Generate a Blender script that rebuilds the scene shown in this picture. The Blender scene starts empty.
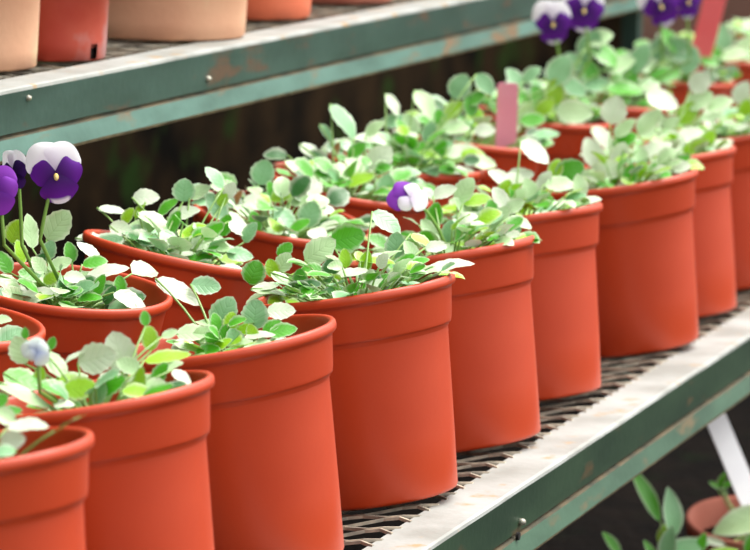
import bpy, bmesh, math, random
from mathutils import Vector, Matrix
scene = bpy.context.scene
COL = scene.collection
PI = math.pi

# ------------------------------------------------------------------ camera
CAM = Vector((0.0, -0.82926, 0.62685))
RR = Vector((0.316654, -0.948146, 0.027392)).normalized()
UU = Vector((0.130983, 0.07231, 0.988744)).normalized()
FW = Vector((0.939454, 0.309502, -0.147088)).normalized()
FPX = 3710.13
cd = bpy.data.cameras.new('camera')
cam = bpy.data.objects.new('camera', cd)
COL.objects.link(cam)
cam.matrix_world = Matrix(((RR.x, UU.x, -FW.x, CAM.x), (RR.y, UU.y, -FW.y, CAM.y),
                           (RR.z, UU.z, -FW.z, CAM.z), (0, 0, 0, 1)))
cd.sensor_width = 36.0
cd.lens = FPX * 36.0 / 750.0
cd.clip_start = 0.05
cd.clip_end = 100
cd.dof.use_dof = True
cd.dof.focus_distance = 2.92
cd.dof.aperture_fstop = 11.5
scene.camera = cam


def at_depth(px, py, depth):
    """point of the place seen at that pixel, at a distance along the view"""
    return CAM + depth * (FW + RR * ((px - 375) / FPX) - UU * ((py - 275) / FPX))


def pix(P):
    q = P - CAM
    z = q.dot(FW)
    return 375 + FPX * q.dot(RR) / z, 275 - FPX * q.dot(UU) / z, z


# ------------------------------------------------------------------ materials
def lin(c):
    c = c / 255.0
    return c / 12.92 if c <= 0.04045 else ((c + 0.055) / 1.055) ** 2.4


def rgb(r, g, b):
    return (lin(r), lin(g), lin(b), 1.0)


def new_mat(name):
    m = bpy.data.materials.new(name)
    m.use_nodes = True
    nt = m.node_tree
    return m, nt, nt.nodes['Principled BSDF']


def noise_mat(name, c1, c2, scale=8.0, rough=0.5, bump=0.0, bscale=60.0, spec=0.5, lo=0.35, hi=0.65,
              c3=None, scale3=20.0, t3=0.6, metallic=0.0, stretch=None):
    m, nt, b = new_mat(name)
    N, L = nt.nodes, nt.links
    tc = N.new('ShaderNodeTexCoord')
    src = tc.outputs['Object']
    if stretch:
        mp = N.new('ShaderNodeMapping')
        mp.inputs['Scale'].default_value = stretch
        L.new(src, mp.inputs['Vector'])
        src = mp.outputs['Vector']
    n = N.new('ShaderNodeTexNoise')
    n.inputs['Scale'].default_value = scale
    n.inputs['Detail'].default_value = 6
    L.new(src, n.inputs['Vector'])
    r = N.new('ShaderNodeValToRGB')
    r.color_ramp.elements[0].position = lo
    r.color_ramp.elements[1].position = hi
    r.color_ramp.elements[0].color = c1
    r.color_ramp.elements[1].color = c2
    L.new(n.outputs['Fac'], r.inputs['Fac'])
    out = r.outputs['Color']
    if c3:
        n3 = N.new('ShaderNodeTexNoise')
        n3.inputs['Scale'].default_value = scale3
        n3.inputs['Detail'].default_value = 8
        L.new(src, n3.inputs['Vector'])
        r3 = N.new('ShaderNodeValToRGB')
        r3.color_ramp.elements[0].position = t3
        r3.color_ramp.elements[1].position = t3 + 0.1
        L.new(n3.outputs['Fac'], r3.inputs['Fac'])
        mx = N.new('ShaderNodeMix')
        mx.data_type = 'RGBA'
        L.new(r3.outputs['Color'], mx.inputs[0])
        L.new(out, mx.inputs[6])
        mx.inputs[7].default_value = c3
        out = mx.outputs[2]
    L.new(out, b.inputs['Base Color'])
    b.inputs['Roughness'].default_value = rough
    b.inputs['Specular IOR Level'].default_value = spec
    b.inputs['Metallic'].default_value = metallic
    if bump:
        nb = N.new('ShaderNodeTexNoise')
        nb.inputs['Scale'].default_value = bscale
        nb.inputs['Detail'].default_value = 5
        L.new(tc.outputs['Object'], nb.inputs['Vector'])
        bp = N.new('ShaderNodeBump')
        bp.inputs['Strength'].default_value = bump
        bp.inputs['Distance'].default_value = 0.01
        L.new(nb.outputs['Fac'], bp.inputs['Height'])
        L.new(bp.outputs['Normal'], b.inputs['Normal'])
    return m


M_POT = noise_mat('terracotta_plastic', rgb(188, 61, 23), rgb(195, 67, 27), scale=10, rough=0.42, spec=0.55,
                  bump=0.02, bscale=260)
_b = M_POT.node_tree.nodes['Principled BSDF']
_b.inputs['Coat Weight'].default_value = 0.0
_b.inputs['Coat Roughness'].default_value = 0.22
M_SOIL = noise_mat('potting_soil', rgb(38, 26, 18), rgb(78, 56, 38), scale=130, rough=0.95, bump=0.9, bscale=220, spec=0.1)
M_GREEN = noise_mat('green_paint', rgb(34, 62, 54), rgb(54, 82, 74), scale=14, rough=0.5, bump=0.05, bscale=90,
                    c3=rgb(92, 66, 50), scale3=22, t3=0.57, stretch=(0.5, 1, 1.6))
M_GREEN_LIT = noise_mat('lit_green_band', rgb(60, 94, 82), rgb(86, 124, 112), scale=14, rough=0.5, bump=0.05, bscale=90,
                     c3=rgb(120, 94, 64), scale3=22, t3=0.57, stretch=(0.5, 1, 1.6))  # same paint as the face, light on the upturned band put into colour
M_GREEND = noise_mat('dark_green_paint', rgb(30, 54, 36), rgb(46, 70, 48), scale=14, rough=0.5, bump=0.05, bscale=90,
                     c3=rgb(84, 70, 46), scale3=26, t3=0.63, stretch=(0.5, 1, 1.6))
M_GREEND_LIT = noise_mat('lit_dark_green_band', rgb(46, 76, 56), rgb(66, 98, 76), scale=14, rough=0.5, bump=0.05, bscale=90,
                     c3=rgb(104, 92, 64), scale3=24, t3=0.6, stretch=(0.5, 1, 1.6))  # lower rail's band, light on its upward tilt coloured in
M_SEAM = noise_mat('grimy_seam', rgb(44, 46, 30), rgb(92, 78, 52), scale=30, rough=0.8)
M_CREAM = noise_mat('worn_pale_paint', rgb(142, 144, 138), rgb(172, 175, 171), scale=14, rough=0.55, bump=0.08, bscale=120,
                    c3=rgb(168, 142, 106), scale3=34, t3=0.6)
M_WIRE = noise_mat('galvanised_wire', rgb(150, 144, 132), rgb(214, 204, 182), scale=60, rough=0.4, metallic=0.15)
M_RUST = noise_mat('rusty_edge', rgb(90, 76, 50), rgb(136, 122, 90), scale=40, rough=0.8)
M_BOLT = noise_mat('bolt_steel', rgb(150, 145, 132), rgb(200, 196, 180), scale=80, rough=0.4, metallic=0.5)
M_HOLE_SHADE = noise_mat('hole_shade', rgb(14, 10, 8), rgb(22, 16, 12), scale=80, rough=0.9)  # near-black stands in for the shade inside holes
M_CLAY = noise_mat('pale_terracotta', rgb(206, 152, 122), rgb(222, 174, 142), scale=9, rough=0.8, spec=0.2, bump=0.06, bscale=150,
                   c3=rgb(212, 190, 150), scale3=12, t3=0.58)
M_CLAYR = noise_mat('orange_terracotta', rgb(208, 104, 72), rgb(222, 122, 90), scale=9, rough=0.75, spec=0.2, bump=0.05, bscale=150)
M_CLAYB = noise_mat('rosy_terracotta', rgb(164, 96, 80), rgb(184, 120, 102), scale=12, rough=0.75, spec=0.2, bump=0.05)
M_OLDRED = noise_mat('stained_red_plastic', rgb(168, 52, 34), rgb(186, 84, 62), scale=14, rough=0.55,
                     c3=rgb(170, 116, 112), scale3=14, t3=0.5)
M_PINK = noise_mat('pink_plastic', rgb(250, 158, 186), rgb(253, 168, 194), scale=20, rough=0.4)
M_CORAL = noise_mat('coral_plastic', rgb(248, 106, 110), rgb(252, 118, 120), scale=20, rough=0.4)
M_WHITE = noise_mat('white_plastic', rgb(232, 232, 236), rgb(242, 242, 244), scale=20, rough=0.4)
M_FLOOR = noise_mat('shaded_dark_soil', rgb(8, 6, 5), rgb(22, 16, 12), scale=14, rough=0.95, bump=0.8, bscale=60, spec=0.1,
                    c3=rgb(16, 24, 10), scale3=12, t3=0.58)  # dark soil colour, deepened to stand in for shade under the rack
M_BACK = noise_mat('shaded_mottled_wall', rgb(10, 9, 6), rgb(46, 34, 20), scale=9, rough=0.95, spec=0.05,
                   c3=rgb(34, 54, 20), scale3=7, t3=0.55)  # mottled brown and green, darkened to stand in for deep shade
M_BROWN = noise_mat('weathered_brown_wall', rgb(150, 112, 98), rgb(182, 140, 122), scale=6, rough=0.9, spec=0.1)


def attr_mat(name, rough, spec, trans, veins):
    m, nt, b = new_mat(name)
    N, L = nt.nodes, nt.links
    a = N.new('ShaderNodeAttribute')
    a.attribute_name = 'tone'
    col = a.outputs['Color']
    if veins:
        uv = N.new('ShaderNodeUVMap')
        sep = N.new('ShaderNodeSeparateXYZ')
        L.new(uv.outputs['UV'], sep.inputs[0])

        def math_(op, a_, b_=None):
            n = N.new('ShaderNodeMath')
            n.operation = op
            for i, v in enumerate((a_, b_)):
                if v is None:
                    continue
                if isinstance(v, (int, float)):
                    n.inputs[i].default_value = v
                else:
                    L.new(v, n.inputs[i])
            return n.outputs[0]
        av = math_('ABSOLUTE', math_('SUBTRACT', math_('MULTIPLY', sep.outputs['Y'], 2.0), 1.0))
        ph = math_('SUBTRACT', math_('MULTIPLY', sep.outputs['X'], 34.0), math_('MULTIPLY', av, 10.0))
        s = math_('POWER', math_('ABSOLUTE', math_('SINE', math_('MULTIPLY', ph, 0.5))), 14.0)
        mid = math_('LESS_THAN', av, 0.05)
        vein = math_('MINIMUM', math_('ADD', math_('MULTIPLY', s, 0.2), math_('MULTIPLY', mid, 0.4)), 1.0)
        mx = N.new('ShaderNodeMix')
        mx.data_type = 'RGBA'
        mx.blend_type = 'MULTIPLY'
        L.new(vein, mx.inputs[0])
        L.new(col, mx.inputs[6])
        mx.inputs[7].default_value = (0.78, 0.87, 0.72, 1)
        col = mx.outputs[2]
        bp = N.new('ShaderNodeBump')
        bp.inputs['Strength'].default_value = 0.35
        bp.inputs['Distance'].default_value = 0.002
        L.new(math_('MULTIPLY', vein, -1.0), bp.inputs['Height'])
        L.new(bp.outputs['Normal'], b.inputs['Normal'])
    L.new(col, b.inputs['Base Color'])
    b.inputs['Roughness'].default_value = rough
    b.inputs['Specular IOR Level'].default_value = spec
    tr = N.new('ShaderNodeBsdfTranslucent')
    L.new(col, tr.inputs['Color'])
    ms = N.new('ShaderNodeMixShader')
    ms.inputs[0].default_value = trans
    L.new(b.outputs[0], ms.inputs[1])
    L.new(tr.outputs[0], ms.inputs[2])
    L.new(ms.outputs[0], N['Material Output'].inputs['Surface'])
    return m


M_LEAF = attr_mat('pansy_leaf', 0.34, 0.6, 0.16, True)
M_PETAL = attr_mat('pansy_petal', 0.6, 0.25, 0.25, False)

# ------------------------------------------------------------------ helpers


def smooth(me):
    for p in me.polygons:
        p.use_smooth = True


def obj(name, bm, mat, parent=None, sm=True):
    me = bpy.data.meshes.new(name)
    bm.normal_update()
    bm.to_mesh(me)
    bm.free()
    if sm:
        smooth(me)
    for m in (mat if isinstance(mat, (list, tuple)) else [mat]):
        me.materials.append(m)
    o = bpy.data.objects.new(name, me)
    COL.objects.link(o)
    if parent is not None:
        o.parent = parent
    return o


def tag(o, label=None, cat=None, group=None, kind=None):
    if label:
        o['label'] = label
    if cat:
        o['category'] = cat
    if group:
        o['group'] = group
    if kind:
        o['kind'] = kind
    return o


def empty(name, M):
    o = bpy.data.objects.new(name, None)
    o.empty_display_size = 0.03
    COL.objects.link(o)
    o.matrix_world = M
    return o


def lathe(bm, prof, seg=72, closed=False):
    rings = []
    for r, z in prof:
        if r < 1e-6:
            rings.append([bm.verts.new((0, 0, z))])
        else:
            rings.append([bm.verts.new((r * math.cos(2 * PI * k / seg), r * math.sin(2 * PI * k / seg), z)) for k in range(seg)])
    fs = []
    for a, b in zip(rings[:-1], rings[1:]):
        row = []
        for k in range(seg):
            k2 = (k + 1) % seg
            if len(a) == 1:
                row.append(bm.faces.new((a[0], b[k2], b[k])))
            elif len(b) == 1:
                row.append(bm.faces.new((a[k], a[k2], b[0])))
            else:
                row.append(bm.faces.new((a[k], a[k2], b[k2], b[k])))
        fs.append(row)
    return fs


def box(bm, lo, hi, M=None):
    vs = [Vector((x, y, z)) for x in (lo[0], hi[0]) for y in (lo[1], hi[1]) for z in (lo[2], hi[2])]
    vs = [bm.verts.new(M @ v if M else v) for v in vs]
    for f in ((0, 1, 3, 2), (4, 6, 7, 5), (0, 4, 5, 1), (2, 3, 7, 6), (0, 2, 6, 4), (1, 5, 7, 3)):
        bm.faces.new([vs[i] for i in f])


def tube(bm, pts, r, seg=6, r2=None, layer=None, tone=None):
    r2 = r if r2 is None else r2
    n = len(pts)
    rings = []
    for i, p in enumerate(pts):
        t = (pts[min(i + 1, n - 1)] - pts[max(i - 1, 0)])
        if t.length < 1e-9:
            t = Vector((0, 0, 1))
        t.normalize()
        a = t.orthogonal().normalized() if i == 0 else (a - t * a.dot(t)).normalized()
        b = t.cross(a)
        rad = r + (r2 - r) * i / (n - 1)
        rings.append([bm.verts.new(p + (a * math.cos(2 * PI * k / seg) + b * math.sin(2 * PI * k / seg)) * rad) for k in range(seg)])
    fs = []
    for A, B in zip(rings[:-1], rings[1:]):
        for k in range(seg):
            fs.append(bm.faces.new((A[k], A[(k + 1) % seg], B[(k + 1) % seg], B[k])))
    fs.append(bm.faces.new(rings[0][::-1]))
    fs.append(bm.faces.new(rings[-1]))
    if layer is not None:
        for f in fs:
            for lp in f.loops:
                lp[layer] = tone
    return fs


def bez(a, b, c, n=6):
    return [a * (1 - t) ** 2 + b * 2 * t * (1 - t) + c * t * t for t in [i / n for i in range(n + 1)]]


# ------------------------------------------------------------------ leaves
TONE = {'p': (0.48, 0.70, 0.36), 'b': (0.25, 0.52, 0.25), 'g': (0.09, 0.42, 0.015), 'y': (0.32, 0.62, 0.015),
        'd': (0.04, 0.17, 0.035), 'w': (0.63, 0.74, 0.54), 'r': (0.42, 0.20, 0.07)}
STEM = (0.30, 0.50, 0.14, 1)


def blade(bm, lay, uvl, base, tip, nrm, W, tone, rnd, cup=0.12, droop=0.12, power=0.62, skew=0.85, nu=10, nv=6, cren=0.05):
    """one crenate ovate leaf blade, two-faced solid sheet curved along and across"""
    ax = tip - base
    Ln = ax.length
    ax = ax / Ln
    nrm = (nrm - ax * nrm.dot(ax)).normalized()
    sd = nrm.cross(ax)
    twist = rnd.uniform(-0.12, 0.12)
    wav = rnd.uniform(0, 6.28)
    grid = []
    for i in range(nu + 1):
        u = i / nu
        w = 0.5 * W * max(0.0, math.sin(PI * u ** skew)) ** power
        if 0 < i < nu:
            w *= 1 + cren * (1 if i % 2 else -1)
        row = []
        for j in range(nv + 1):
            v = 2 * j / nv - 1
            z = cup * W * (v * v) * (w / (0.5 * W + 1e-9)) - droop * Ln * (u - 0.45) ** 2 * 1.6
            z += 0.02 * W * math.sin(u * 11 + wav) * abs(v)
            z += twist * v * w * (u - 0.3)
            row.append(bm.verts.new(base + ax * (u * Ln) + sd * (v * w) + nrm * z))
        grid.append(row)
    c0 = Vector(tone)
    for i in range(nu):
        for j in range(nv):
            try:
                f = bm.faces.new((grid[i][j], grid[i + 1][j], grid[i + 1][j + 1], grid[i][j + 1]))
            except ValueError:
                continue
            idx = ((i, j), (i + 1, j), (i + 1, j + 1), (i, j + 1))
            for lp, (a, b) in zip(f.loops, idx):
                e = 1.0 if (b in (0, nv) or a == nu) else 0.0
                c = c0.lerp(Vector((0.80, 0.80, 0.66)), 0.5 * e)  # pale margin: hairy edge plus a glossy rim highlight painted in
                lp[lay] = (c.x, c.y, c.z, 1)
                lp[uvl].uv = (a / nu, b / nv)


class Plant:
    """leaves of one plant gathered in one foliage mesh (world space; moved into its pot's space at the end)"""

    def __init__(self, seed):
        self.bm = bmesh.new()
        self.lay = self.bm.loops.layers.float_color.new('tone')
        self.uv = self.bm.loops.layers.uv.new('UVMap')
        self.rnd = random.Random(seed)

    def leaf(self, base, tip, nrm, W, kind, root=None, **kw):
        t = TONE[kind]
        k = self.rnd.uniform(0.88, 1.1)
        t = tuple(min(0.85, c * k) for c in t)
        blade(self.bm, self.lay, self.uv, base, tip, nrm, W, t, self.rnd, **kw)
        if root is not None:
            mid = (root + base) * 0.5 + Vector((0, 0, 0.25 * (base - root).length)) * 0.5
            tube(self.bm, bez(root, mid, base, 5), 0.0011, 5, 0.0008, self.lay, STEM)


def rim_info(M, H, R):
    c = M @ Vector((0, 0, H))
    n = (M.to_3x3() @ Vector((0, 0, 1))).normalized()
    return c, n


def place_leaf(pl, M, H, R, spec, soil, bias=0.0):
    """spec: where in the photograph the leaf is seen, its length, direction, seen breadth, tone"""
    px, py, L, ang, W, kind = spec[:6]
    c, n = rim_info(M, H, R)
    cx, cy, cz = pix(c)
    half = 0.155 * FPX * 2 * R / cz
    t = max(-0.7, min(1.1, (py - cy + 8) / half * 0.6 + bias))
    depth = cz - R * 0.85 * t
    sc = depth / FPX
    P = at_depth(px, py, depth)
    a = math.radians(ang)
    d2 = RR * math.cos(a) + UU * math.sin(a)
    s2 = -RR * math.sin(a) + UU * math.cos(a)
    Lw, Ww = L * sc, W * sc
    tw = max(Ww, 0.72 * Lw)
    if L > 44 and W < 20:
        tw = max(Ww, 0.5 * Lw)
    k = min(1.0, Ww / tw)
    sd = s2 * k + FW * math.sqrt(max(0, 1 - k * k)) * (1 if s2.z > 0 else -1)
    ax = d2
    nrm = ax.cross(sd)
    if nrm.z < 0:
        nrm = -nrm
    base, tip = P - ax * (Lw / 2), P + ax * (Lw / 2)
    rootc = M @ Vector((pl.rnd.uniform(-.018, .018), pl.rnd.uniform(-.018, .018), soil))
    pl.leaf(base, tip, nrm, tw, kind, rootc, cup=pl.rnd.uniform(0.02, 0.12), droop=pl.rnd.uniform(0.0, 0.16))


def fill_mound(pl, M, n, soil, Rm, hmax, mix='pppbbgggyd', smin=0.016, smax=0.027, keep=None):
    rnd = pl.rnd
    cnt = 0
    tries = 0
    while cnt < n and tries < n * 6:
        tries += 1
        az = rnd.uniform(0, 2 * PI)
        q = rnd.random() ** 0.6
        rr = Rm * q
        h = soil + 0.006 + (hmax) * (1 - 0.75 * q * q) * rnd.uniform(0.25, 1.0)
        if rr + 0.02 > 0.074 and h < HP - 0.0013:
            h = HP - 0.0013 + rnd.uniform(0.001, 0.012)
        L = rnd.uniform(smin, smax)
        el = rnd.uniform(-0.35, 0.5) + (1 - q) * rnd.uniform(0.0, 0.8)
        out = Vector((math.cos(az), math.sin(az), 0))
        base = out * rr + Vector((0, 0, h))
        ax = out * math.cos(el) + Vector((0, 0, math.sin(el)))
        ax = Matrix.Rotation(rnd.uniform(-0.6, 0.6), 3, 'Z') @ ax
        up = Vector((rnd.uniform(-.9, .1), rnd.uniform(-.7, .25), 1))      # leaves turn to the open side
        if keep and not keep(M @ (base + ax * L * 0.5)):
            continue
        k = rnd.choice(mix)
        if q < 0.3 and rnd.random() < 0.5:
            k = rnd.choice('yg')
            L *= 0.75
        R3 = M.to_3x3()
        root = Vector((out.x * 0.2 * rr, out.y * 0.2 * rr, soil))
        pl.leaf(M @ base, M @ (base + ax * L), R3 @ up, L * rnd.uniform(0.72, 0.95), k, M @ root, cup=rnd.uniform(0.0, 0.16),
                droop=rnd.uniform(0.0, 0.3), nu=8, nv=4)
        cnt += 1


# ------------------------------------------------------------------ flowers
PET = {'white': ((0.86, 0.84, 0.88), (0.76, 0.66, 0.84)), 'purple': ((0.13, 0.012, 0.30), (0.035, 0.004, 0.10)),
       'violet': ((0.26, 0.04, 0.48), (0.13, 0.015, 0.30)), 'bluewhite': ((0.66, 0.74, 0.70), (0.34, 0.40, 0.62)),
       'dark': ((0.035, 0.008, 0.10), (0.015, 0.004, 0.05))}


def petal(parent, invM, C, ex, ey, ez, ang, L, W, kind, off, seed, tipc=None):
    """a rounded ruffled petal leaving the flower's centre in the flower's plane"""
    rnd = random.Random(seed)
    bm = bmesh.new()
    lay = bm.loops.layers.float_color.new('tone')
    d = ex * math.cos(ang) + ey * math.sin(ang)
    s = -ex * math.sin(ang) + ey * math.cos(ang)
    nu, nv = 9, 10
    outer, inner = (Vector(c) for c in PET[kind])
    ph = rnd.uniform(0, 6)
    grid = []
    for i in range(nu + 1):
        u = i / nu
        row = []
        for j in range(nv + 1):
            v = 2 * j / nv - 1
            w = 0.5 * W * (0.22 + 0.78 * math.sin(PI / 2 * min(1, u * 1.5)))
            uu = u * (1 - 0.30 * v * v * u)
            z = off + 0.10 * L * u * (1 - u) * 4 * (0.5 - 0.5 * v * v) - 0.16 * L * u * u + 0.035 * L * math.sin(3.2 * v + ph) * u * u
            vv = v * math.sqrt(max(0.0, 1 - 0.35 * max(0, u - 0.55) ** 2 * 4))
            row.append(bm.verts.new(invM @ (C + d * (uu * L) + s * (vv * w) + ez * z)))
        grid.append(row)
    for i in range(nu):
        for j in range(nv):
            f = bm.faces.new((grid[i][j], grid[i + 1][j], grid[i + 1][j + 1], grid[i][j + 1]))
            for lp, (a, b) in zip(f.loops, ((i, j), (i + 1, j), (i + 1, j + 1), (i, j + 1))):
                u = a / nu
                c = inner.lerp(outer, min(1, u * 1.25))
                if tipc and a >= nu - 1 and abs(2 * b / nv - 1) < 0.5:
                    c = Vector(tipc)
                lp[lay] = (c.x, c.y, c.z, 1)
    return obj('petal', bm, M_PETAL, parent)


def flower(plant_empty, M, soil, px, py, size, root_px, kinds, facing=(0, 0), rot=0.0, bias=0.0, seed=1, depth=None, R=0.085, H=0.17495, eye=True):
    """pansy flower: stem mesh with five petals and a yellow eye beneath it"""
    c, n = rim_info(M, H, R)
    cz = pix(c)[2]
    dep = depth if depth else cz - bias
    C = at_depth(px, py, dep)
    sz = size * dep / FPX
    ez = (-FW + RR * facing[0] + UU * facing[1]).normalized()
    ex = UU.cross(ez).normalized()
    ey = ez.cross(ex)
    ex, ey = ex * math.cos(rot) + ey * math.sin(rot), ey * math.cos(rot) - ex * math.sin(rot)
    inv = plant_empty.matrix_world.inverted()
    root = M @ Vector((0.012 * math.sin(seed), 0.012 * math.cos(seed), soil))
    low = at_depth(root_px[0], root_px[1], dep) if root_px else (root + C) / 2
    bm = bmesh.new()
    lay = bm.loops.layers.float_color.new('tone')
    back = C - ez * 0.006
    pts = [root] + bez(low, low.lerp(back, 0.55) + UU * 0.012, back - UU * 0.002, 8)
    tube(bm, [inv @ p for p in pts], 0.0016, 7, 0.0013, lay, (0.22, 0.40, 0.08, 1))
    for k in range(5):                                   # sepals
        a = 2 * PI * k / 5
        dd = ex * math.cos(a) + ey * math.sin(a)
        tube(bm, [inv @ p for p in (back, back + dd * sz * 0.10 + ez * 0.002, back + dd * sz * 0.2 - ez * 0.001)], 0.0018, 5, 0.0004, lay, (0.16, 0.34, 0.06, 1))
    st = obj('flower', bm, M_PETAL, plant_empty)
    L = sz * 0.56
    R_ = math.radians
    k1, k2, k3 = kinds
    petal(st, inv, C + ey * L * 0.05, ex, ey, ez, R_(126), L * 1.14, L * 1.3, k1, -0.0030, seed + 1)
    petal(st, inv, C + ey * L * 0.05, ex, ey, ez, R_(62), L * 1.06, L * 1.25, k1, -0.0022, seed + 2)
    petal(st, inv, C, ex, ey, ez, R_(168), L * 0.82, L * 0.85, k2, -0.0008, seed + 3)
    petal(st, inv, C, ex, ey, ez, R_(12), L * 0.86, L * 0.95, k2, 0.0, seed + 4)
    petal(st, inv, C, ex, ey, ez, R_(-84), L * 0.92, L * 1.25, k3, 0.0010, seed + 5, (0.75, 0.68, 0.80) if k3 == 'purple' else None)
    if eye:
        bm = bmesh.new()
        bmesh.ops.create_uvsphere(bm, u_segments=12, v_segments=8, radius=1.0)
        for v in bm.verts:
            q = v.co.copy()
            v.co = inv @ (C + ex * q.x * L * 0.08 + ey * (q.y * L * 0.12 - L * 0.06) + ez * (q.z * 0.0018 + 0.0016))
        obj('eye', bm, M_EYE, st)
    return st


M_EYE = noise_mat('yellow_eye', rgb(240, 196, 60), rgb(255, 236, 170), scale=300, rough=0.6)

# ------------------------------------------------------------------ potted pansies
RIM, HP = 0.085, 0.17495
HS, RC, RB = 0.137, 0.0765, 0.062
SOIL = HP - 0.030


def pot_mesh():
    lo = RC - 0.0032
    k = (lo - RB) / HS
    prof = [(0, 0.004), (RB - 0.016, 0.004), (RB - 0.012, 0.0), (RB - 0.004, 0.0), (RB - 0.001, 0.0012), (RB, 0.0035), (RB + k * 0.05, 0.05),
            (RB + k * 0.1, 0.1), (lo - 0.0003, HS - 0.0035), (lo, HS - 0.0016), (RC - 0.0004, HS - 0.0008), (RC, HS + 0.0008), (RC + 0.0006, HS + 0.003),
            (0.0806, HP - 0.0112), (0.0812, HP - 0.0092), (0.0838, HP - 0.0080), (0.0847, HP - 0.0066), (RIM, HP - 0.0042), (0.0846, HP - 0.0016),
            (0.0835, HP - 0.0003), (0.0818, HP), (0.0803, HP - 0.0006), (0.0795, HP - 0.0022), (0.0788, HP - 0.006), (0.0765, HP - 0.02),
            (0.0745, HS - 0.002), (0.0722, HS - 0.006), (RB - 0.002, 0.007), (0, 0.007)]
    bm = bmesh.new()
    lathe(bm, prof, 96)
    return bm


POT0 = None
SOIL0 = None


def pot_matrix(x, y, z, tau, ex):
    Rt = Matrix(((1, 0, 0), (0, math.cos(tau), math.sin(tau)), (0, -math.sin(tau), math.cos(tau))))
    Re = Matrix(((math.cos(ex), 0, math.sin(ex)), (0, 1, 0), (-math.sin(ex), 0, math.cos(ex))))
    return Matrix.Translation((x, y, z)) @ (Rt @ Re).to_4x4()


def potted_pansy(tf, label, group, seed, leaves=(), nfill=26, hmax=0.05, mix='pppbbgggyd', Rm=0.055, bias=0.0, keep=None, lsz=(0.016, 0.027)):
    global POT0, SOIL0
    M = pot_matrix(*tf)
    e = empty('potted_pansy', M)
    tag(e, label, 'potted plant', group)
    if POT0 is None:
        p = obj('pot', pot_mesh(), M_POT, e)
        POT0 = p
        bm = bmesh.new()
        rs = 0.0752
        lathe(bm, [(0, SOIL - 0.006), (rs - 0.002, SOIL - 0.006), (rs, SOIL - 0.001), (rs - 0.012, SOIL + 0.0015), (0.03, SOIL + 0.002), (0, SOIL + 0.003)], 48)
        r0 = random.Random(5)
        for v in bm.verts:
            if v.co.z > SOIL - 0.002:
                v.co.z += r0.uniform(-0.0015, 0.0015)
        s = obj('soil', bm, M_SOIL, e)
        SOIL0 = s
    else:
        for src in (POT0, SOIL0):
            c = src.copy()
            c.parent = e
            COL.objects.link(c)
    pl = Plant(seed)
    for sp in leaves:
        place_leaf(pl, M, HP, RIM, sp, SOIL, bias)
    fill_mound(pl, M, nfill, SOIL, Rm, hmax, mix, lsz[0], lsz[1], keep)
    inv = M.inverted()
    for v in pl.bm.verts:
        v.co = inv @ v.co
    obj('foliage', pl.bm, M_LEAF, e)
    return e, M


ROW1 = 'red plastic pots of young pansies along the front edge'
ROW2 = 'red plastic pots of young pansies in the rear row'
FRONT = {'A': (2.0758, 0.0971, -0.0011, 0.1629, 0.0073), 'B': (2.300, 0.097, -0.0008, 0.19, 0.0), 'C': (2.5669, 0.0981, -0.0011, 0.1966, -0.0338),
         'D': (2.8417, 0.0941, -0.0011, 0.1864, 0.0029), 'E': (3.0936, 0.0952, -0.0011, 0.2019, 0.0215), 'F': (3.3455, 0.1077, -0.0011, 0.1813, 0.0432),
         'G': (3.6702, 0.0907, -0.0011, 0.1778, -0.0208), 'H': (3.8895, 0.1013, -0.0011, 0.19, 0.0147), 'I': (4.135, 0.099, -0.0011, 0.18, 0.0)}
REAR = {'M0': (2.475, 0.3467, 0.0078, -0.0905, 0), 'M1': (2.728, 0.3449, -0.001, -0.0987, -0.0231), 'M2': (2.916, 0.3404, 0.0040, -0.1518, 0.12),
        'M3': (3.1914, 0.3444, 0.0051, -0.1853, -0.0317), 'M4': (3.4061, 0.3498, 0.0101, -0.1616, 0.0019), 'M5': (3.6187, 0.3486, 0.0096, -0.0859, -0.0151),
        'M6': (3.8368, 0.3507, 0.010, -0.0926, 0.0575), 'M7': (4.1417, 0.3483, 0.0065, -0.0558, 0.0127), 'M8': (4.388, 0.3467, 0.0078, -0.0905, 0.0),
        'M9': (4.741, 0.3467, 0.0078, -0.0905, 0.0), 'M10': (5.082, 0.3467, 0.0078, -0.0905, 0.0), 'M11': (5.434, 0.3467, 0.0078, -0.0905, 0.0)}

L = {}
L['A'] = [(28, 427, 42, 4, 12, 'w'), (13, 440, 26, 8, 20, 'w'), (4, 416, 26, 150, 16, 'p'), (-8, 405, 40, 30, 24, 'g'), (2, 452, 30, 185, 12, 'b')]
L['B'] = [(97, 358, 40, 15, 32, 'w'), (119, 351, 42, 108, 34, 'w'), (182, 377, 24, -35, 10, 'w'), (80, 388, 34, 10, 24, 'y'), (24, 395, 58, -26, 11, 'p'), (24, 380, 44, -18, 20, 'g'),
          (56, 366, 34, -50, 16, 'p'), (64, 404, 22, 0, 8, 'w'), (10, 412, 26, 10, 10, 'g'), (168, 357, 48, 8, 13, 'y'), (150, 338, 26, 95, 18, 'y'),
          (145, 318, 16, 95, 11, 'g'), (170, 334, 18, 20, 9, 'p'), (112, 386, 34, 35, 18, 'g'), (140, 382, 32, 80, 15, 'y'), (160, 374, 28, 60, 16, 'g'),
          (100, 395, 26, 70, 14, 'b'), (40, 376, 20, 80, 14, 'y'), (128, 365, 26, 160, 18, 'p'), (176, 386, 22, 15, 8, 'd'), (172, 366, 24, 20, 8, 'p'),
          (75, 357, 26, 30, 5, 'w'), (20, 350, 30, 110, 24, 'p'), (25, 333, 12, 90, 9, 'g'), (52, 343, 14, 70, 10, 'g'), (110, 376, 22, 10, 8, 'w')]
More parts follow.
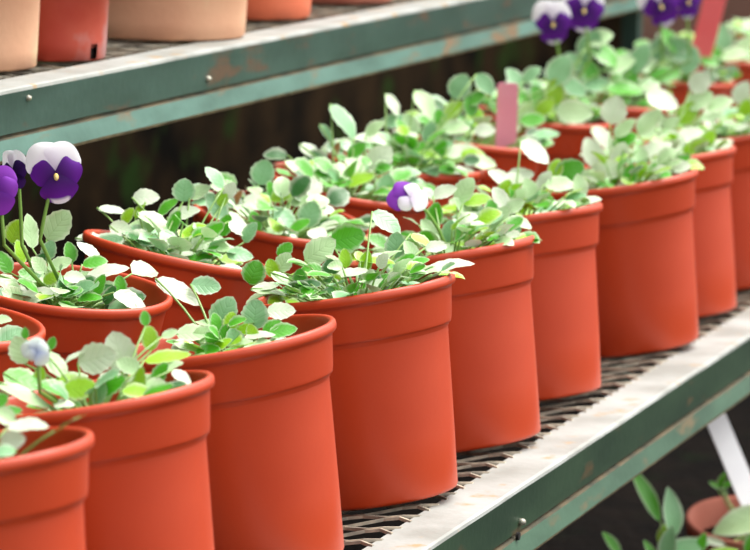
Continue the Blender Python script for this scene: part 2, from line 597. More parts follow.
L['C'] = [(224, 312, 36, 60, 28, 'b'), (255, 314, 32, 85, 28, 'b'), (281, 311, 30, 2, 17, 'w'), (231, 321, 20, 80, 16, 'y'), (283, 331, 30, 12, 15, 'g'),
          (235, 339, 24, 115, 20, 'b'), (260, 336, 32, 5, 7, 'w'), (263, 343, 20, 2, 8, 'p'), (204, 334, 24, 20, 17, 'p'), (216, 322, 20, 100, 13, 'g'),
          (208, 350, 26, 10, 12, 'g'), (243, 330, 18, 40, 12, 'y'), (178, 291, 52, -29, 17, 'w'), (193, 333, 34, 3, 17, 'p'), (206, 286, 31, -6, 19, 'b'),
          (222, 345, 24, 30, 10, 'y'), (246, 345, 22, -5, 12, 'p'), (212, 340, 20, 130, 14, 'g'), (186, 346, 26, -20, 10, 'p'), (225, 332, 18, 70, 12, 'g'),
          (272, 326, 22, 30, 12, 'g'), (252, 332, 18, 110, 13, 'y'), (232, 352, 22, 10, 8, 'g')]
L['D'] = [(254, 272, 26, 70, 25, 'g'), (348, 238, 36, 15, 30, 'g'), (320, 250, 38, 35, 26, 'p'), (330, 268, 20, 90, 18, 'd'), (351, 275, 40, 12, 8, 'w'),
          (396, 245, 27, 85, 23, 'b'), (381, 261, 30, -5, 8, 'y'), (387, 222, 36, -35, 18, 'b'), (395, 279, 17, 40, 15, 'w'), (450, 265, 50, 10, 11, 'w'),
          (422, 240, 26, -28, 9, 'y'), (265, 287, 30, 10, 8, 'w'), (282, 279, 26, -30, 10, 'p'), (268, 291, 34, -8, 9, 'p'), (366, 262, 24, 80, 14, 'y'),
          (436, 247, 22, 5, 12, 'w'), (405, 262, 26, 40, 12, 'g'), (284, 262, 22, 60, 18, 'p'), (300, 278, 20, 90, 16, 'g'), (310, 285, 24, 10, 12, 'd'),
          (375, 280, 22, 100, 14, 'd'), (360, 288, 20, 60, 12, 'g'), (418, 262, 24, 20, 9, 'g'), (425, 272, 26, 15, 8, 'p'), (293, 290, 24, 0, 10, 'g'),
          (345, 258, 20, 95, 14, 'y'), (410, 250, 22, 120, 14, 'p'), (335, 290, 24, 10, 10, 'd'), (272, 268, 20, 110, 16, 'y'), (285, 250, 20, 45, 15, 'g')]
L['E'] = [(435, 215, 27, 80, 18, 'g'), (484, 222, 42, 22, 17, 'b'), (449, 231, 24, 80, 14, 'b'), (470, 246, 34, -12, 8, 'y'), (507, 234, 32, 25, 20, 'b'),
          (436, 246, 24, 2, 12, 'w'), (460, 238, 22, 110, 14, 'g'), (500, 217, 30, 50, 16, 'p'), (488, 238, 28, -8, 7, 'w'), (470, 222, 22, 70, 14, 'y'),
          (462, 207, 26, 130, 12, 'p'), (478, 200, 30, 10, 14, 'y'), (520, 223, 26, -20, 12, 'p'), (445, 192, 26, 20, 14, 'w'), (465, 190, 30, 60, 20, 'p'),
          (500, 198, 26, 120, 16, 'w'), (515, 206, 22, 30, 14, 'p'), (492, 210, 22, 100, 15, 'g'), (428, 228, 22, 130, 14, 'p'), (455, 250, 26, 8, 10, 'p')]
L['F'] = [(555, 217, 46, -5, 10, 'w'), (570, 171, 32, 28, 26, 'g'), (560, 184, 30, 0, 16, 'p'), (535, 152, 36, -38, 19, 'w'), (556, 168, 20, 70, 16, 'y'),
          (520, 176, 30, 10, 16, 'w'), (500, 178, 28, 150, 14, 'w'), (545, 180, 22, 60, 14, 'w'), (530, 190, 26, 110, 18, 'p'), (518, 198, 24, 60, 16, 'p'),
          (540, 200, 26, 40, 15, 'g'), (525, 212, 26, -10, 12, 'y'), (580, 186, 26, 100, 16, 'p'), (590, 200, 24, 5, 8, 'w'), (545, 210, 28, 10, 12, 'b'),
          (505, 190, 24, 70, 16, 'y'), (565, 206, 26, -5, 9, 'p'), (575, 198, 24, 20, 12, 'b')]
L['G'] = [(614, 110, 30, 75, 27, 'w'), (655, 149, 38, 22, 14, 'w'), (603, 138, 32, -45, 16, 'w'), (592, 152, 32, 110, 22, 'w'), (625, 140, 28, 30, 16, 'g'),
          (650, 122, 34, 45, 18, 'p'), (606, 172, 36, 20, 26, 'w'), (630, 175, 24, 80, 16, 'g'), (640, 170, 20, 60, 14, 'y'), (655, 178, 28, 5, 9, 'w'),
          (620, 155, 28, 70, 20, 'w'), (660, 165, 28, 30, 12, 'p'), (625, 128, 28, 40, 14, 'p'), (640, 155, 24, 110, 16, 'p'), (610, 184, 28, 0, 10, 'g'),
          (590, 178, 26, 140, 18, 'p'), (672, 158, 26, 30, 12, 'p')]
L['H'] = [(688, 113, 28, 50, 22, 'y'), (662, 100, 36, -20, 20, 'w'), (692, 135, 30, 5, 16, 'w'), (712, 118, 28, 10, 10, 'p'), (700, 100, 30, 30, 20, 'p'),
          (668, 125, 28, 40, 14, 'p'), (690, 150, 20, 70, 16, 'y'), (676, 140, 26, 130, 16, 'w'), (708, 140, 24, 60, 16, 'y'), (720, 104, 28, 20, 16, 'p'),
          (722, 148, 24, 8, 12, 'w'), (700, 82, 26, 40, 22, 'w'), (655, 118, 26, 160, 14, 'p'), (650, 132, 24, 20, 12, 'p')]
L['I'] = [(745, 112, 28, 80, 18, 'y'), (742, 92, 26, 60, 18, 'w'), (748, 132, 24, 10, 14, 'w'), (728, 124, 22, 150, 12, 'p'), (760, 100, 30, 40, 18, 'p')]
L['M0'] = [(2, 320, 20, 5, 9, 'p'), (-10, 300, 30, 60, 20, 'p'), (-25, 290, 30, 120, 20, 'g')]
L['M1'] = [(58, 225, 37, 52, 28, 'p'), (30, 231, 36, 98, 14, 'p'), (16, 231, 26, 65, 22, 'y'), (49, 250, 22, 70, 16, 'b'), (30, 275, 24, 5, 13, 'b'),
           (52, 278, 20, 30, 14, 'y'), (36, 297, 52, 14, 15, 'w'), (107, 271, 46, 14, 13, 'w'), (130, 302, 38, -30, 15, 'w'), (10, 286, 34, -42, 14, 'p'),
           (60, 264, 26, 20, 14, 'p'), (88, 250, 28, 145, 10, 'w'), (75, 278, 24, -10, 12, 'w'), (84, 288, 24, 30, 16, 'b'), (100, 285, 24, 70, 14, 'g'),
           (70, 292, 28, 10, 12, 'g'), (95, 262, 26, 10, 13, 'g'), (90, 298, 26, 5, 10, 'g'), (110, 295, 22, 60, 14, 'd'), (20, 252, 26, 100, 12, 'y'),
           (40, 262, 22, 60, 14, 'd'), (70, 252, 22, 100, 14, 'g'), (4, 262, 26, 120, 16, 'g'), (120, 285, 20, 95, 14, 'g')]
L['M2'] = [(146, 197, 28, 2, 17, 'w'), (112, 210, 30, -8, 8, 'w'), (121, 229, 24, -15, 16, 'w'), (156, 223, 44, -32, 13, 'p'), (132, 247, 44, 18, 25, 'p'),
           (92, 239, 34, -3, 9, 'w'), (184, 190, 24, 85, 24, 'b'), (206, 242, 40, 3, 20, 'w'), (215, 177, 28, 128, 13, 'b'), (216, 206, 32, 125, 20, 'b'),
           (240, 255, 28, -10, 15, 'b'), (184, 213, 34, 15, 14, 'w'), (200, 192, 24, 30, 14, 'p'), (175, 222, 26, 70, 14, 'g'), (195, 230, 28, 20, 14, 'y'),
           (165, 237, 30, -15, 14, 'b'), (180, 254, 30, 0, 9, 'w'), (200, 258, 28, 10, 10, 'g'), (230, 190, 18, 60, 14, 'w'), (222, 198, 18, 80, 14, 'y'),
           (225, 225, 24, 70, 16, 'g'), (240, 228, 26, -30, 14, 'w'), (168, 206, 26, 40, 12, 'g'), (128, 216, 20, 60, 12, 'y'), (218, 250, 24, 0, 9, 'g'),
           (232, 269, 30, -8, 8, 'w'), (150, 250, 24, 40, 12, 'b'), (250, 232, 24, 60, 14, 'b'), (140, 210, 20, 60, 9, 'y')]
L['M3'] = [(263, 172, 27, 70, 25, 'b'), (285, 193, 32, 28, 17, 'y'), (258, 203, 32, -8, 17, 'w'), (284, 219, 36, -38, 18, 'b'), (310, 214, 28, 70, 25, 'b'),
           (272, 190, 20, 110, 12, 'g'), (300, 225, 24, 30, 12, 'g'), (255, 222, 24, 100, 16, 'g'), (293, 240, 28, -40, 6, 'w'), (262, 240, 24, -10, 14, 'w'),
           (245, 212, 26, 150, 12, 'p'), (236, 200, 24, 60, 10, 'r'), (300, 200, 22, 10, 14, 'p'), (274, 232, 24, 0, 9, 'p')]
L['M4'] = [(344, 121, 44, -52, 16, 'b'), (326, 133, 22, -55, 9, 'b'), (311, 152, 28, -35, 12, 'w'), (375, 128, 24, 40, 13, 'p'), (370, 140, 32, -8, 10, 'w'),
           (380, 158, 32, 45, 26, 'w'), (322, 165, 30, -15, 8, 'y'), (318, 175, 28, -35, 12, 'p'), (345, 172, 36, -10, 16, 'p'), (360, 180, 32, 20, 14, 'y'),
           (338, 184, 30, 10, 12, 'g'), (386, 186, 26, 80, 20, 'b'), (357, 150, 24, 40, 15, 'g'), (336, 150, 18, 70, 8, 'r'), (355, 165, 24, 150, 12, 'p')]
L['M5'] = [(392, 105, 26, -60, 11, 'w'), (396, 121, 28, 10, 16, 'b'), (425, 105, 36, -55, 18, 'p'), (460, 86, 28, 60, 24, 'b'), (485, 84, 26, -50, 18, 'b'),
           (485, 130, 22, 0, 14, 'w'), (454, 110, 28, 40, 16, 'y'), (456, 128, 30, 5, 15, 'p'), (430, 133, 24, 80, 18, 'b'), (405, 140, 30, -20, 16, 'g'),
           (415, 150, 28, 30, 16, 'g'), (400, 160, 28, 20, 14, 'g'), (430, 158, 28, -20, 14, 'y'), (462, 152, 32, 10, 16, 'w'), (482, 163, 30, -12, 14, 'p'),
           (440, 150, 24, 60, 14, 'g'), (470, 105, 24, 100, 16, 'g'), (385, 140, 28, 150, 14, 'p'), (410, 125, 26, 110, 16, 'p'), (440, 118, 20, 100, 14, 'g'),
           (476, 98, 22, 30, 14, 'g'), (460, 172, 30, 0, 12, 'w')]
L['M6'] = [(515, 78, 26, 130, 16, 'b'), (545, 135, 30, 8, 10, 'b'), (525, 112, 24, 60, 16, 'p'), (560, 70, 34, 60, 28, 'b'), (555, 92, 28, 90, 22, 'y'),
           (538, 96, 26, 110, 18, 'g'), (575, 112, 38, -4, 26, 'p'), (575, 108, 26, 0, 13, 'r'), (532, 74, 22, 40, 14, 'b'), (575, 88, 26, -30, 18, 'b'),
           (545, 108, 26, 50, 18, 'y'), (520, 98, 28, 140, 16, 'g'), (510, 130, 24, 20, 14, 'p'), (533, 120, 26, 5, 16, 'g')]
L['M7'] = [(590, 45, 34, 60, 24, 'b'), (606, 55, 36, -40, 20, 'g'), (600, 38, 28, 20, 18, 'p'), (620, 65, 34, 20, 18, 'p'), (640, 58, 34, 60, 22, 'b'),
           (600, 85, 36, 0, 16, 'b'), (625, 90, 38, -5, 16, 'g'), (590, 70, 26, 110, 18, 'g'), (630, 75, 26, 100, 18, 'g'), (575, 62, 26, 140, 18, 'b')]
L['M8'] = [(660, 48, 32, 60, 20, 'b'), (680, 50, 36, -20, 26, 'b'), (665, 75, 34, 10, 18, 'g'), (645, 85, 32, 0, 16, 'p'), (690, 60, 30, 70, 22, 'b'),
           (670, 40, 28, 120, 16, 'g'), (650, 68, 30, 150, 18, 'p')]
L['M9'] = [(722, 40, 34, 90, 22, 'b'), (735, 55, 34, 10, 14, 'p'), (715, 55, 28, 120, 18, 'g'), (700, 45, 26, 160, 16, 'g'), (745, 45, 30, 40, 14, 'p')]

FL = {'A': 'red plastic pot at the near left end of the front row, cut off below',
      'B': 'red pot with large pale leaf and pale blue flower, second in front row',
      'C': 'red pot with bare inner wall showing at its right, third in front row',
      'D': 'sharply focused red pot, fourth in front row, leaves overhanging its right rim',
      'E': 'red pot with half-closed purple and white flower, fifth in front row',
      'F': 'red pot sixth from left in front row, long pale leaf drooping over its front rim',
      'G': 'wide-looking red pot, seventh in front row, upright pale leaf behind',
      'H': 'red pot in front row just left of the one cut off by the photo',
      'I': 'front row red pot cut off by the right edge of the photo'}
RL = {'M0': 'red pot showing only its curved rim at left edge, behind pale blue flower',
      'M1': 'red pot with tall purple and white pansy flowers, at left of the rear row',
      'M2': 'leafy red rear pot just right of the pot with tall purple flowers',
      'M3': 'red rear pot of round grey-green leaves, its right rim end showing bare',
      'M4': 'red rear pot with spoon-shaped grey leaf leaning left against dark background',
      'M5': 'bushy red rear pot just left of the pink plant label',
      'M6': 'red rear pot with the pink plant label stuck at its left side',
      'M7': 'red rear pot whose purple and white flowers stand left of the green post',
      'M8': 'blurred red rear pot, its purple flowers between green post and coral label',
      'M9': 'blurred red rear pot with the coral plant label at top right',
      'M10': 'blurred red pot behind the coral label, near the end of the rear row',
      'M11': 'farthest blurred red pot at top right corner of the photo'}
PE = {}


def clear_of_label(P):
    x, y, z = pix(P)          # no leaf grows across the face of the pink label
    return not (484 < x < 530 and 78 < y < 150)


seed = 10
for k in FRONT:
    seed += 1
    far = k in 'FGHI'
    PE[k] = potted_pansy(FRONT[k], FL[k], ROW1, seed, L[k], nfill={'A': 14, 'B': 34, 'C': 44, 'D': 100}.get(k, 70), hmax=0.052 if k not in 'BC' else 0.034,
                         mix='pwpbgggyyd' if k in 'BCD' else 'pwwpbggyyy', lsz=(0.013, 0.023) if k == 'D' else (0.015, 0.026),
                         Rm=0.05 if k in 'BC' else 0.074)
for k in REAR:
    seed += 1
    n = {'M0': 16, 'M1': 56, 'M2': 84, 'M3': 60, 'M4': 60, 'M5': 80}.get(k, 84)
    PE[k] = potted_pansy(REAR[k], RL[k], ROW2, seed, L.get(k, []), nfill=n, hmax=0.05 if k in ('M2', 'M5') else (0.036 if k in ('M0', 'M1') else (0.045 if k in ('M3', 'M4') else 0.065)),
                         mix='pwbpgggydd' if k in ('M0', 'M1', 'M2', 'M3') else ('pwbbgggygd' if k in ('M4', 'M5', 'M6') else 'pbbggggydd'), Rm=0.055 if k in ('M1', 'M0', 'M2') else 0.074, keep=clear_of_label if k in ('M4', 'M5', 'M6') else None)

# flowers, each a part of its plant
e, M = PE['M1']
flower(e, M, SOIL, 56, 175, 57, (40, 240), ('white', 'purple', 'purple'), facing=(0.10, -0.05), rot=0.10, bias=0.02, seed=3)
flower(e, M, SOIL, 13, 172, 36, (22, 245), ('white', 'dark', 'dark'), facing=(-0.75, -0.35), rot=0.1, bias=-0.01, seed=11, eye=False)
flower(e, M, SOIL, -3, 192, 46, (4, 245), ('violet', 'violet', 'violet'), facing=(-0.2, 0.1), rot=0.2, bias=0.05, seed=21)
e, M = PE['B']
flower(e, M, SOIL, 38, 353, 27, (40, 392), ('bluewhite', 'bluewhite', 'bluewhite'), facing=(0.2, 0.1), rot=0.5, bias=0.03, seed=33, eye=False)
e, M = PE['E']
flower(e, M, SOIL, 411, 197, 36, (440, 232), ('violet', 'white', 'white'), facing=(0.25, 0.45), rot=1.0, bias=0.0, seed=41, eye=False)
e, M = PE['M7']
flower(e, M, SOIL, 553, 24, 40, (562, 75), ('white', 'purple', 'purple'), facing=(0.05, -0.1), rot=0.0, bias=0.0, seed=51)
flower(e, M, SOIL, 584, 10, 44, (590, 60), ('white', 'purple', 'purple'), facing=(0.1, -0.1), rot=-0.1, bias=-0.02, seed=61)
e, M = PE['M8']
flower(e, M, SOIL, 661, 6, 42, (662, 60), ('white', 'purple', 'purple'), facing=(0.1, -0.1), rot=0.3, bias=0.0, seed=71)
flower(e, M, SOIL, 688, 2, 34, (690, 60), ('violet', 'purple', 'purple'), facing=(0.5, -0.1), rot=0.0, bias=-0.02, seed=81)

# ------------------------------------------------------------------ plant labels (stick tags)


def stick(name, mat, top, bottom, width, label, group=None, taper=0.6, tilt=0.0):
    """a flat plastic tag pushed into the soil, pointed below, corners rounded above"""
    ax = (top - bottom)
    Ln = ax.length
    ax.normalize()
    nr = -FW + UU * tilt
    nr = (nr - ax * nr.dot(ax)).normalized()
    sd = ax.cross(nr)
    Mx = Matrix(((sd.x, nr.x, ax.x, bottom.x), (sd.y, nr.y, ax.y, bottom.y), (sd.z, nr.z, ax.z, bottom.z), (0, 0, 0, 1)))
    w = width / 2
    out = [(-0.15 * w, 0), (0.15 * w, 0), (w * taper, Ln * 0.12), (w, Ln * 0.3), (w, Ln - 0.25 * w), (0.78 * w, Ln), (-0.78 * w, Ln), (-w, Ln - 0.25 * w), (-w, Ln * 0.3), (-w * taper, Ln * 0.12)]
    bm = bmesh.new()
    a = [bm.verts.new((x, -0.0006, z)) for x, z in out]
    b = [bm.verts.new((x, 0.0006, z)) for x, z in out]
    bm.faces.new(a)
    bm.faces.new(b[::-1])
    for i in range(len(out)):
        j = (i + 1) % len(out)
        bm.faces.new((a[j], a[i], b[i], b[j]))
    o = obj(name, bm, mat, None, sm=False)
    o.matrix_world = Mx
    return tag(o, label, 'plant label', group)


cM6 = pix(PE['M6'][1] @ Vector((0, 0, HP)))[2]
stick('plant_label', M_PINK, at_depth(508, 83, cM6 - 0.03), at_depth(505, 172, cM6 - 0.005), 21 * cM6 / FPX, 'flat pink plastic plant label standing in a rear pot', tilt=1.5)
cM9 = pix(PE['M9'][1] @ Vector((0, 0, HP)))[2]
stick('plant_label', M_CORAL, at_depth(722, -30, cM9 - 0.02), at_depth(694, 82, cM9 - 0.01), 23 * cM9 / FPX, 'blurred coral red plant label leaning at top right of photo', tilt=1.4)

# ------------------------------------------------------------------ the metal staging: both shelves are one rack
X0, X1 = 1.3, 6.4
WF, HL = 0.0453, 0.0599
YU, ZU = 0.4503, 0.3074
rack = empty('plant_rack', Matrix.Translation((3.8, 0.3, -0.33)))
tag(rack, 'green metal greenhouse rack with two pale-topped shelf rails and wire mesh decks', 'rack')
RINV = rack.matrix_world.inverted()


def rpart(name, bm, mat, parent=None, sm=False):
    bm.transform(RINV)
    return obj(name, bm, mat, parent or rack, sm)


def extrude_profile(bm, prof, x0, x1, dy=0, dz=0, n=40, mats=None, wob=0.0, seed=0):
    rnd = random.Random(seed)
    rows = []
    for i in range(n + 1):
        x = x0 + (x1 - x0) * i / n
        rows.append([bm.verts.new((x, y + dy + rnd.uniform(-wob, wob), z + dz + rnd.uniform(-wob, wob))) for y, z in prof])
    m = len(prof)
    for a, b in zip(rows[:-1], rows[1:]):
        for j in range(m):
            f = bm.faces.new((a[j], a[(j + 1) % m], b[(j + 1) % m], b[j]))
            if mats:
                f.material_index = mats[j]
    bm.faces.new(rows[0])
    bm.faces.new(rows[-1][::-1])


def rail(x0, x1, dy, dz, seed, mats_, warp=0.0):
    """a folded sheet-metal edge: pale worn top flange, dark upright face, raised seam, lower band coloured paler as if lit from above, rusty lip"""
    prof = [(WF, 0.0), (0.0025, 0.0012), (0.0, 0.0), (-0.0006, -0.0025), (0.0008, -0.0375), (0.0030, -0.0385), (0.0030, -0.0402), (-0.0015, -0.0414),
            (-0.0060, -0.0572), (-0.0050, -HL), (0.016, -HL - 0.001), (0.016, -HL + 0.0015), (0.004, -0.0565), (0.006, -0.0395), (0.004, -0.004), (WF, -0.0035)]
    mats = [0, 0, 0, 1, 4, 4, 4, 2, 3, 3, 1, 1, 1, 1, 1, 0]
    bm = bmesh.new()
    extrude_profile(bm, prof, x0, x1, dy, dz, 60, mats, 0.0002, seed)
    for v in bm.verts:
        v.co.z += (v.co.x - 3.7) * warp
    return rpart('shelf_rail', bm, mats_)


rail_low = rail(X0, X1, 0, 0, 1, [M_CREAM, M_GREEND, M_GREEND_LIT, M_RUST, M_SEAM])
rail_up = rail(X0, 5.10, YU, ZU, 2, [M_CREAM, M_GREEN, M_GREEN_LIT, M_RUST, M_SEAM], -0.0034)


def mesh_z(y):
    """the deck sags between its rails, so the front pots lean back and the rear pots lean forward"""
    z1 = -0.0075 - 0.188 * (y - 0.0965)
    z2 = -0.0060 + 0.11 * (y - 0.3467)
    return max(z1, z2, -0.0245)


def wire_deck(x0, x1, y0, y1, zf, dz):
    """expanded metal: zigzag strands meeting in long diamonds"""
    bm = bmesh.new()
    pitch, run = 0.024, 0.038
    n = int((x1 - x0) / pitch)
    steps = int(math.ceil((y1 - y0) / run))
    for k in range(n + 1):
        xc = x0 + k * pitch
        sg = 1 if k % 2 else -1
        pts = []
        for i in range(steps * 3 + 1):
            t = i / 3.0
            f = abs(((t + 0.5) % 2) - 1) * 2 - 1
            f = max(-1, min(1, f * 1.25))
            y = min(y1, y0 + t * run)
            pts.append(Vector((xc + sg * f * (pitch / 2 - 0.0012), y, zf(y) + dz)))
        rows = []
        for p in pts:
            rows.append([bm.verts.new(p + Vector((dx, 0, dzz))) for dx, dzz in ((-0.0021, -0.0012), (0.0021, -0.0016), (0.0021, 0.0010), (-0.0021, 0.0014))])
        for A, B in zip(rows[:-1], rows[1:]):
            for j in range(4):
                bm.faces.new((A[j], A[(j + 1) % 4], B[(j + 1) % 4], B[j]))
        bm.faces.new(rows[0][::-1])
        bm.faces.new(rows[-1])
    return rpart('wire_mesh', bm, M_WIRE)


wire_deck(X0 + 0.3, X1 - 0.02, WF - 0.004, 0.56, lambda y: min(mesh_z(y), max(0.0, (y - WF) * 0.35)), 0.0)
wire_deck(2.4, 5.08, YU + WF - 0.004, 0.80, lambda y: -0.002, ZU)
# rear rails and posts
bm = bmesh.new()
box(bm, (X0, 0.555, -0.055), (X1, 0.585, 0.028))
rpart('rear_rail', bm, M_GREEN)
bm = bmesh.new()
box(bm, (2.0, 0.80, ZU - 0.045), (5.10, 0.83, ZU + 0.0))
rpart('rear_rail', bm, M_GREEN)


def post(x, y, z0, z1, w=0.024):
    """an L-section steel upright"""
    bm = bmesh.new()
    pr = [(0, 0), (w, 0), (w, 0.004), (0.004, 0.004), (0.004, w), (0, w)]
    a = [bm.verts.new((x + p[0], y + p[1], z0)) for p in pr]
    b = [bm.verts.new((x + p[0], y + p[1], z1)) for p in pr]
    for i in range(6):
        j = (i + 1) % 6
        bm.faces.new((a[i], a[j], b[j], b[i]))
    bm.faces.new(a[::-1])
    bm.faces.new(b)
    return rpart('post', bm, M_GREEN)


post(5.066, YU + 0.010, -0.33, ZU - 0.008)
post(1.9, YU + 0.012, -0.33, ZU - 0.008)
post(X1 - 0.05, 0.006, -0.33, -0.006)
post(1.45, 0.006, -0.33, -0.006)
post(X1 - 0.05, 0.555, -0.33, 0.0)
# bolts, and a dark disc painted as the shade of an open hole


def bolt(px, py, yplane, r=0.003):
    v = FW + RR * ((px - 375) / FPX) - UU * ((py - 275) / FPX)
    P = CAM + v * ((yplane - CAM.y) / v.y)
    bm = bmesh.new()
    lathe(bm, [(0, 0.0035), (r * 0.6, 0.0030), (r, 0.001), (r, -0.002), (0, -0.002)], 16)
    bm.transform(Matrix.Translation(P) @ Matrix.Rotation(PI / 2, 4, 'X'))
    rpart('bolt', bm, M_BOLT, sm=True)
    return P


bolt(208, 79, YU - 0.0005)
bolt(28, 98, YU - 0.0005, 0.0025)  # a chip in the paint, added here in the shape of a bolt
P = bolt(522, 522, -0.0015, 0.003)
bm = bmesh.new()
lathe(bm, [(0, 0.0006), (0.0034, 0.0006), (0.0034, -0.002), (0, -0.002)], 14)
bm.transform(Matrix.Translation(P + Vector((-0.015, -0.002, -0.009))) @ Matrix.Rotation(PI / 2, 4, 'X'))
rpart('bolt_hole_shade', bm, M_HOLE_SHADE)

# ------------------------------------------------------------------ pots on the upper shelf


def clay_pot(x, y, rb, h, mat, label, group, cat='pot', foot=0.0, hole=None):
    e = empty('plant_pot', Matrix.Translation((x, y, ZU + 0.0022)))
    tag(e, label, cat, group)
    rt = rb + h * 0.04
    prof = [(0, 0.006), (rb * 0.8, 0.006), (rb * 0.85, 0.0), (rb - 0.002, 0.0), (rb, 0.002), (rb + 0.0008, 0.016), (rb + 0.001, 0.022), (rb + 0.04 * h * 0.75, h * 0.75), (rb + 0.04 * h * 0.75 + 0.004, h * 0.755),
            (rt + 0.004, h - 0.004), (rt + 0.002, h), (rt - 0.004, h), (rt - 0.006, h - 0.003), (rb - 0.004, 0.012), (0, 0.012)]
    bm = bmesh.new()
    fs = lathe(bm, prof, 96)
    if hole is not None:
        # square drain notch cut in the outer wall, a dark panel behind as its shade
        for k in range(96):
            a = (k + 0.5) / 96 * 2 * PI
            if abs((a - hole + PI) % (2 * PI) - PI) < 0.085:
                for row in (4,):
                    bm.faces.remove(fs[row][k])
    o = obj('body', bm, mat, e)
    if hole is not None:
        bm = bmesh.new()
        ro = rb - 0.0045
        p = [(ro * math.cos(hole + s), ro * math.sin(hole + s)) for s in (-0.14, 0.14)]
        q = [(ro * 0.9 * math.cos(hole + s), ro * 0.9 * math.sin(hole + s)) for s in (-0.14, 0.14)]
        vs = [bm.verts.new((a, b, z)) for z in (0.0005, 0.0200) for a, b in (p[0], p[1], q[1], q[0])]
        for f in ((0, 1, 2, 3), (7, 6, 5, 4), (0, 4, 5, 1), (1, 5, 6, 2), (2, 6, 7, 3), (3, 7, 4, 0)):
            bm.faces.new([vs[i] for i in f])
        obj('drain_hole_shade', bm, M_HOLE_SHADE, o)  # dark panel painting the shade inside the notch
    return e


GU = 'empty flower pots along the upper shelf'
clay_pot(3.069, 0.576, 0.062, 0.20, M_CLAY, 'pale clay pot at the left edge of the upper shelf', GU)
vdir = math.atan2(-FW.y, -FW.x)
clay_pot(3.1915, 0.545, 0.049, 0.13, M_OLDRED, 'stained dark red pot with square drain hole on upper shelf', GU, hole=vdir + 0.95)
clay_pot(3.496, 0.558, 0.085, 0.17, M_CLAY, 'widest pale clay pot on the upper shelf, between two redder pots', GU)
clay_pot(3.7754, 0.5653, 0.065, 0.14, M_CLAYR, 'bright orange clay pot on the upper shelf, right of the widest pale one', GU)
clay_pot(4.0537, 0.5684, 0.070, 0.14, M_CLAYB, 'rosy clay pot at the right end of the upper shelf pots', GU)

# ------------------------------------------------------------------ plants below the shelf
FZ = -0.33


def low_pot(P, rim, h, mat, label, leaves, seed, tilt=0.0):
    R3 = Matrix.Rotation(tilt, 4, RR)
    B = P - R3.to_3x3() @ Vector((0, 0, h))
    e = empty('potted_herb', Matrix.Translation(B) @ R3)
    tag(e, label, 'potted plant', 'potted herbs on the ground below the rack')
    bm = bmesh.new()
    rb = rim * 0.72
    prof = [(0, 0.0), (rb - 0.002, 0.0), (rb, 0.002), (rim * 0.93, h * 0.78), (rim * 0.97, h * 0.785), (rim, h - 0.003), (rim - 0.001, h - 0.0005), (rim - 0.004, h), (rim - 0.007, h - 0.002),
            (rim - 0.010, h - 0.03), (rb - 0.006, 0.008), (0, 0.008)]
    lathe(bm, prof, 64)
    obj('pot', bm, mat, e)
    bm = bmesh.new()
    rs = rim * 0.86
    lathe(bm, [(0, h - 0.036), (rs * 0.9, h - 0.036), (rs, h - 0.030), (0, h - 0.026)], 32)
    obj('soil', bm, M_SOIL, e)
    pl = Plant(seed)
    M = e.matrix_world
    for (px, py, Lp, ang, W, kind, dz) in leaves:
        dep = pix(M @ Vector((0, 0, h)))[2] - dz
        sc = dep / FPX
        Pc = at_depth(px, py, dep)
        a = math.radians(ang)
        d2 = RR * math.cos(a) + UU * math.sin(a)
        s2 = -RR * math.sin(a) + UU * math.cos(a)
        sd = s2 * 0.9 + FW * 0.43 * (1 if s2.z > 0 else -1)
        nr = d2.cross(sd)
        if nr.z < 0:
            nr = -nr
        root = M @ Vector((0.008 * math.sin(px), 0.008 * math.cos(px), h - 0.028))
        pl.leaf(Pc - d2 * Lp * sc / 2, Pc + d2 * Lp * sc / 2, nr, W * sc, kind, root, power=0.8, cren=0.015, cup=0.1, droop=0.12, nu=12)
    inv = M.inverted()
    for v in pl.bm.verts:
        v.co = inv @ v.co
    obj('foliage', pl.bm, M_LEAF, e)
    return e


P1 = at_depth(752, 519, 4.02)
h1 = P1.z - FZ
low_pot(P1, 0.072, h1, M_CLAYB, 'small rosy clay pot with bare rim below the shelf rail',
        [(741, 522, 62, 200, 30, 'p', 0.07), (722, 480, 20, 65, 8, 'g', -0.02), (715, 485, 14, 150, 6, 'g', -0.02), (728, 484, 14, 30, 6, 'g', -0.02), (724, 490, 16, 100, 6, 'd', -0.02),
         (712, 541, 32, 165, 9, 'w', 0.06), (755, 540, 40, 60, 18, 'g', 0.08)], 300, 0.17)
P2 = at_depth(672, 590, 3.90)
h2 = P2.z - FZ
low_pot(P2, 0.05, h2, M_CLAYB, 'low herb with long lance-shaped leaves standing under the front rail',
        [(646, 493, 64, 118, 18, 'g', 0.0), (672, 512, 52, 97, 23, 'b', 0.02), (612, 543, 30, 128, 12, 'g', 0.0), (700, 546, 30, 70, 15, 'g', 0.03), (686, 548, 50, 15, 22, 'b', 0.03),
         (668, 545, 40, 80, 20, 'b', 0.04), (650, 550, 24, 120, 10, 'g', 0.02), (720, 556, 40, 20, 18, 'y', 0.05), (664, 532, 24, 60, 12, 'y', 0.0)], 301)
stick('plant_label', M_WHITE, at_depth(706, 395, 3.98), at_depth(764, 534, 4.0), 25 * 4.0 / FPX, 'long white plant label leaning in the clay pot below the rail', taper=0.8, tilt=1.2)

# ------------------------------------------------------------------ setting
def setting(name, bm, mat):
    o = obj(name, bm, mat, None, sm=False)
    o['kind'] = 'structure'
    return o


bm = bmesh.new()
box(bm, (-1.0, -2.5, FZ - 0.05), (7.4, 1.2, FZ))
setting('floor', bm, M_FLOOR)
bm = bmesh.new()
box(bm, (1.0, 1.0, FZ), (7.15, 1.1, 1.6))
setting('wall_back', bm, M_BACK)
bm = bmesh.new()
box(bm, (7.15, -0.6, FZ), (7.25, 1.1, 1.6))
setting('wall_right', bm, M_BROWN)

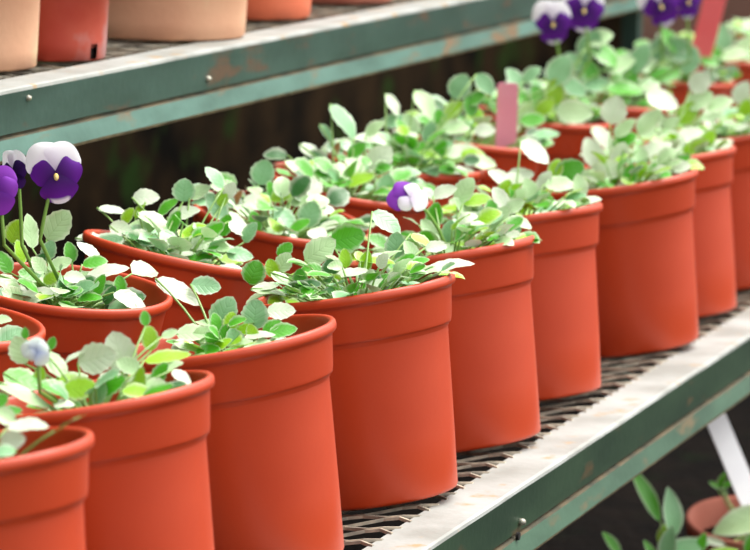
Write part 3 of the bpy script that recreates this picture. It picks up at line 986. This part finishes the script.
# ------------------------------------------------------------------ light: bright overcast sky, softened sun from the open side
w = bpy.data.worlds.new('overcast_sky')
scene.world = w
w.use_nodes = True
nt = w.node_tree
bg = nt.nodes['Background']
tc = nt.nodes.new('ShaderNodeTexCoord')
sp = nt.nodes.new('ShaderNodeSeparateXYZ')
nt.links.new(tc.outputs['Generated'], sp.inputs[0])
rp = nt.nodes.new('ShaderNodeValToRGB')
rp.color_ramp.elements[0].position = 0.0
rp.color_ramp.elements[0].color = (0.10, 0.10, 0.09, 1)
el = rp.color_ramp.elements.new(0.02)
el.color = (0.50, 0.51, 0.50, 1)
rp.color_ramp.elements[2].position = 0.75
rp.color_ramp.elements[2].color = (1.0, 1.0, 1.0, 1)
nt.links.new(sp.outputs['Z'], rp.inputs['Fac'])
nt.links.new(rp.outputs['Color'], bg.inputs['Color'])
bg.inputs['Strength'].default_value = 1.0
dt = nt.nodes.new('ShaderNodeVectorMath')             # the cloud cover is thinner, so brighter, on the open side of the rack
dt.operation = 'DOT_PRODUCT'
nt.links.new(tc.outputs['Generated'], dt.inputs[0])
dt.inputs[1].default_value = (0.50, -0.70, 0.51)
mr = nt.nodes.new('ShaderNodeMapRange')
mr.inputs['From Min'].default_value = -0.6
mr.inputs['From Max'].default_value = 1.0
mr.inputs['To Min'].default_value = 0.2
mr.inputs['To Max'].default_value = 1.5
nt.links.new(dt.outputs['Value'], mr.inputs['Value'])
nt.links.new(mr.outputs['Result'], bg.inputs['Strength'])


def sun(name, direction, strength, angle, col):
    ld = bpy.data.lights.new(name, 'SUN')
    ld.energy = strength
    ld.angle = math.radians(angle)
    ld.color = col
    o = bpy.data.objects.new(name, ld)
    COL.objects.link(o)
    o.rotation_euler = Vector(direction).to_track_quat('-Z', 'Y').to_euler()
    return o


sun('sun', (-0.50, 0.42, -1.15), 2.3, 40, (1.0, 0.96, 0.90))

vs = scene.view_settings
scene.display_settings.display_device = 'sRGB'
vs.view_transform = 'Standard'
vs.look = 'None'
vs.gamma = 1.0
vs.exposure = 0.95
vs.use_curve_mapping = False
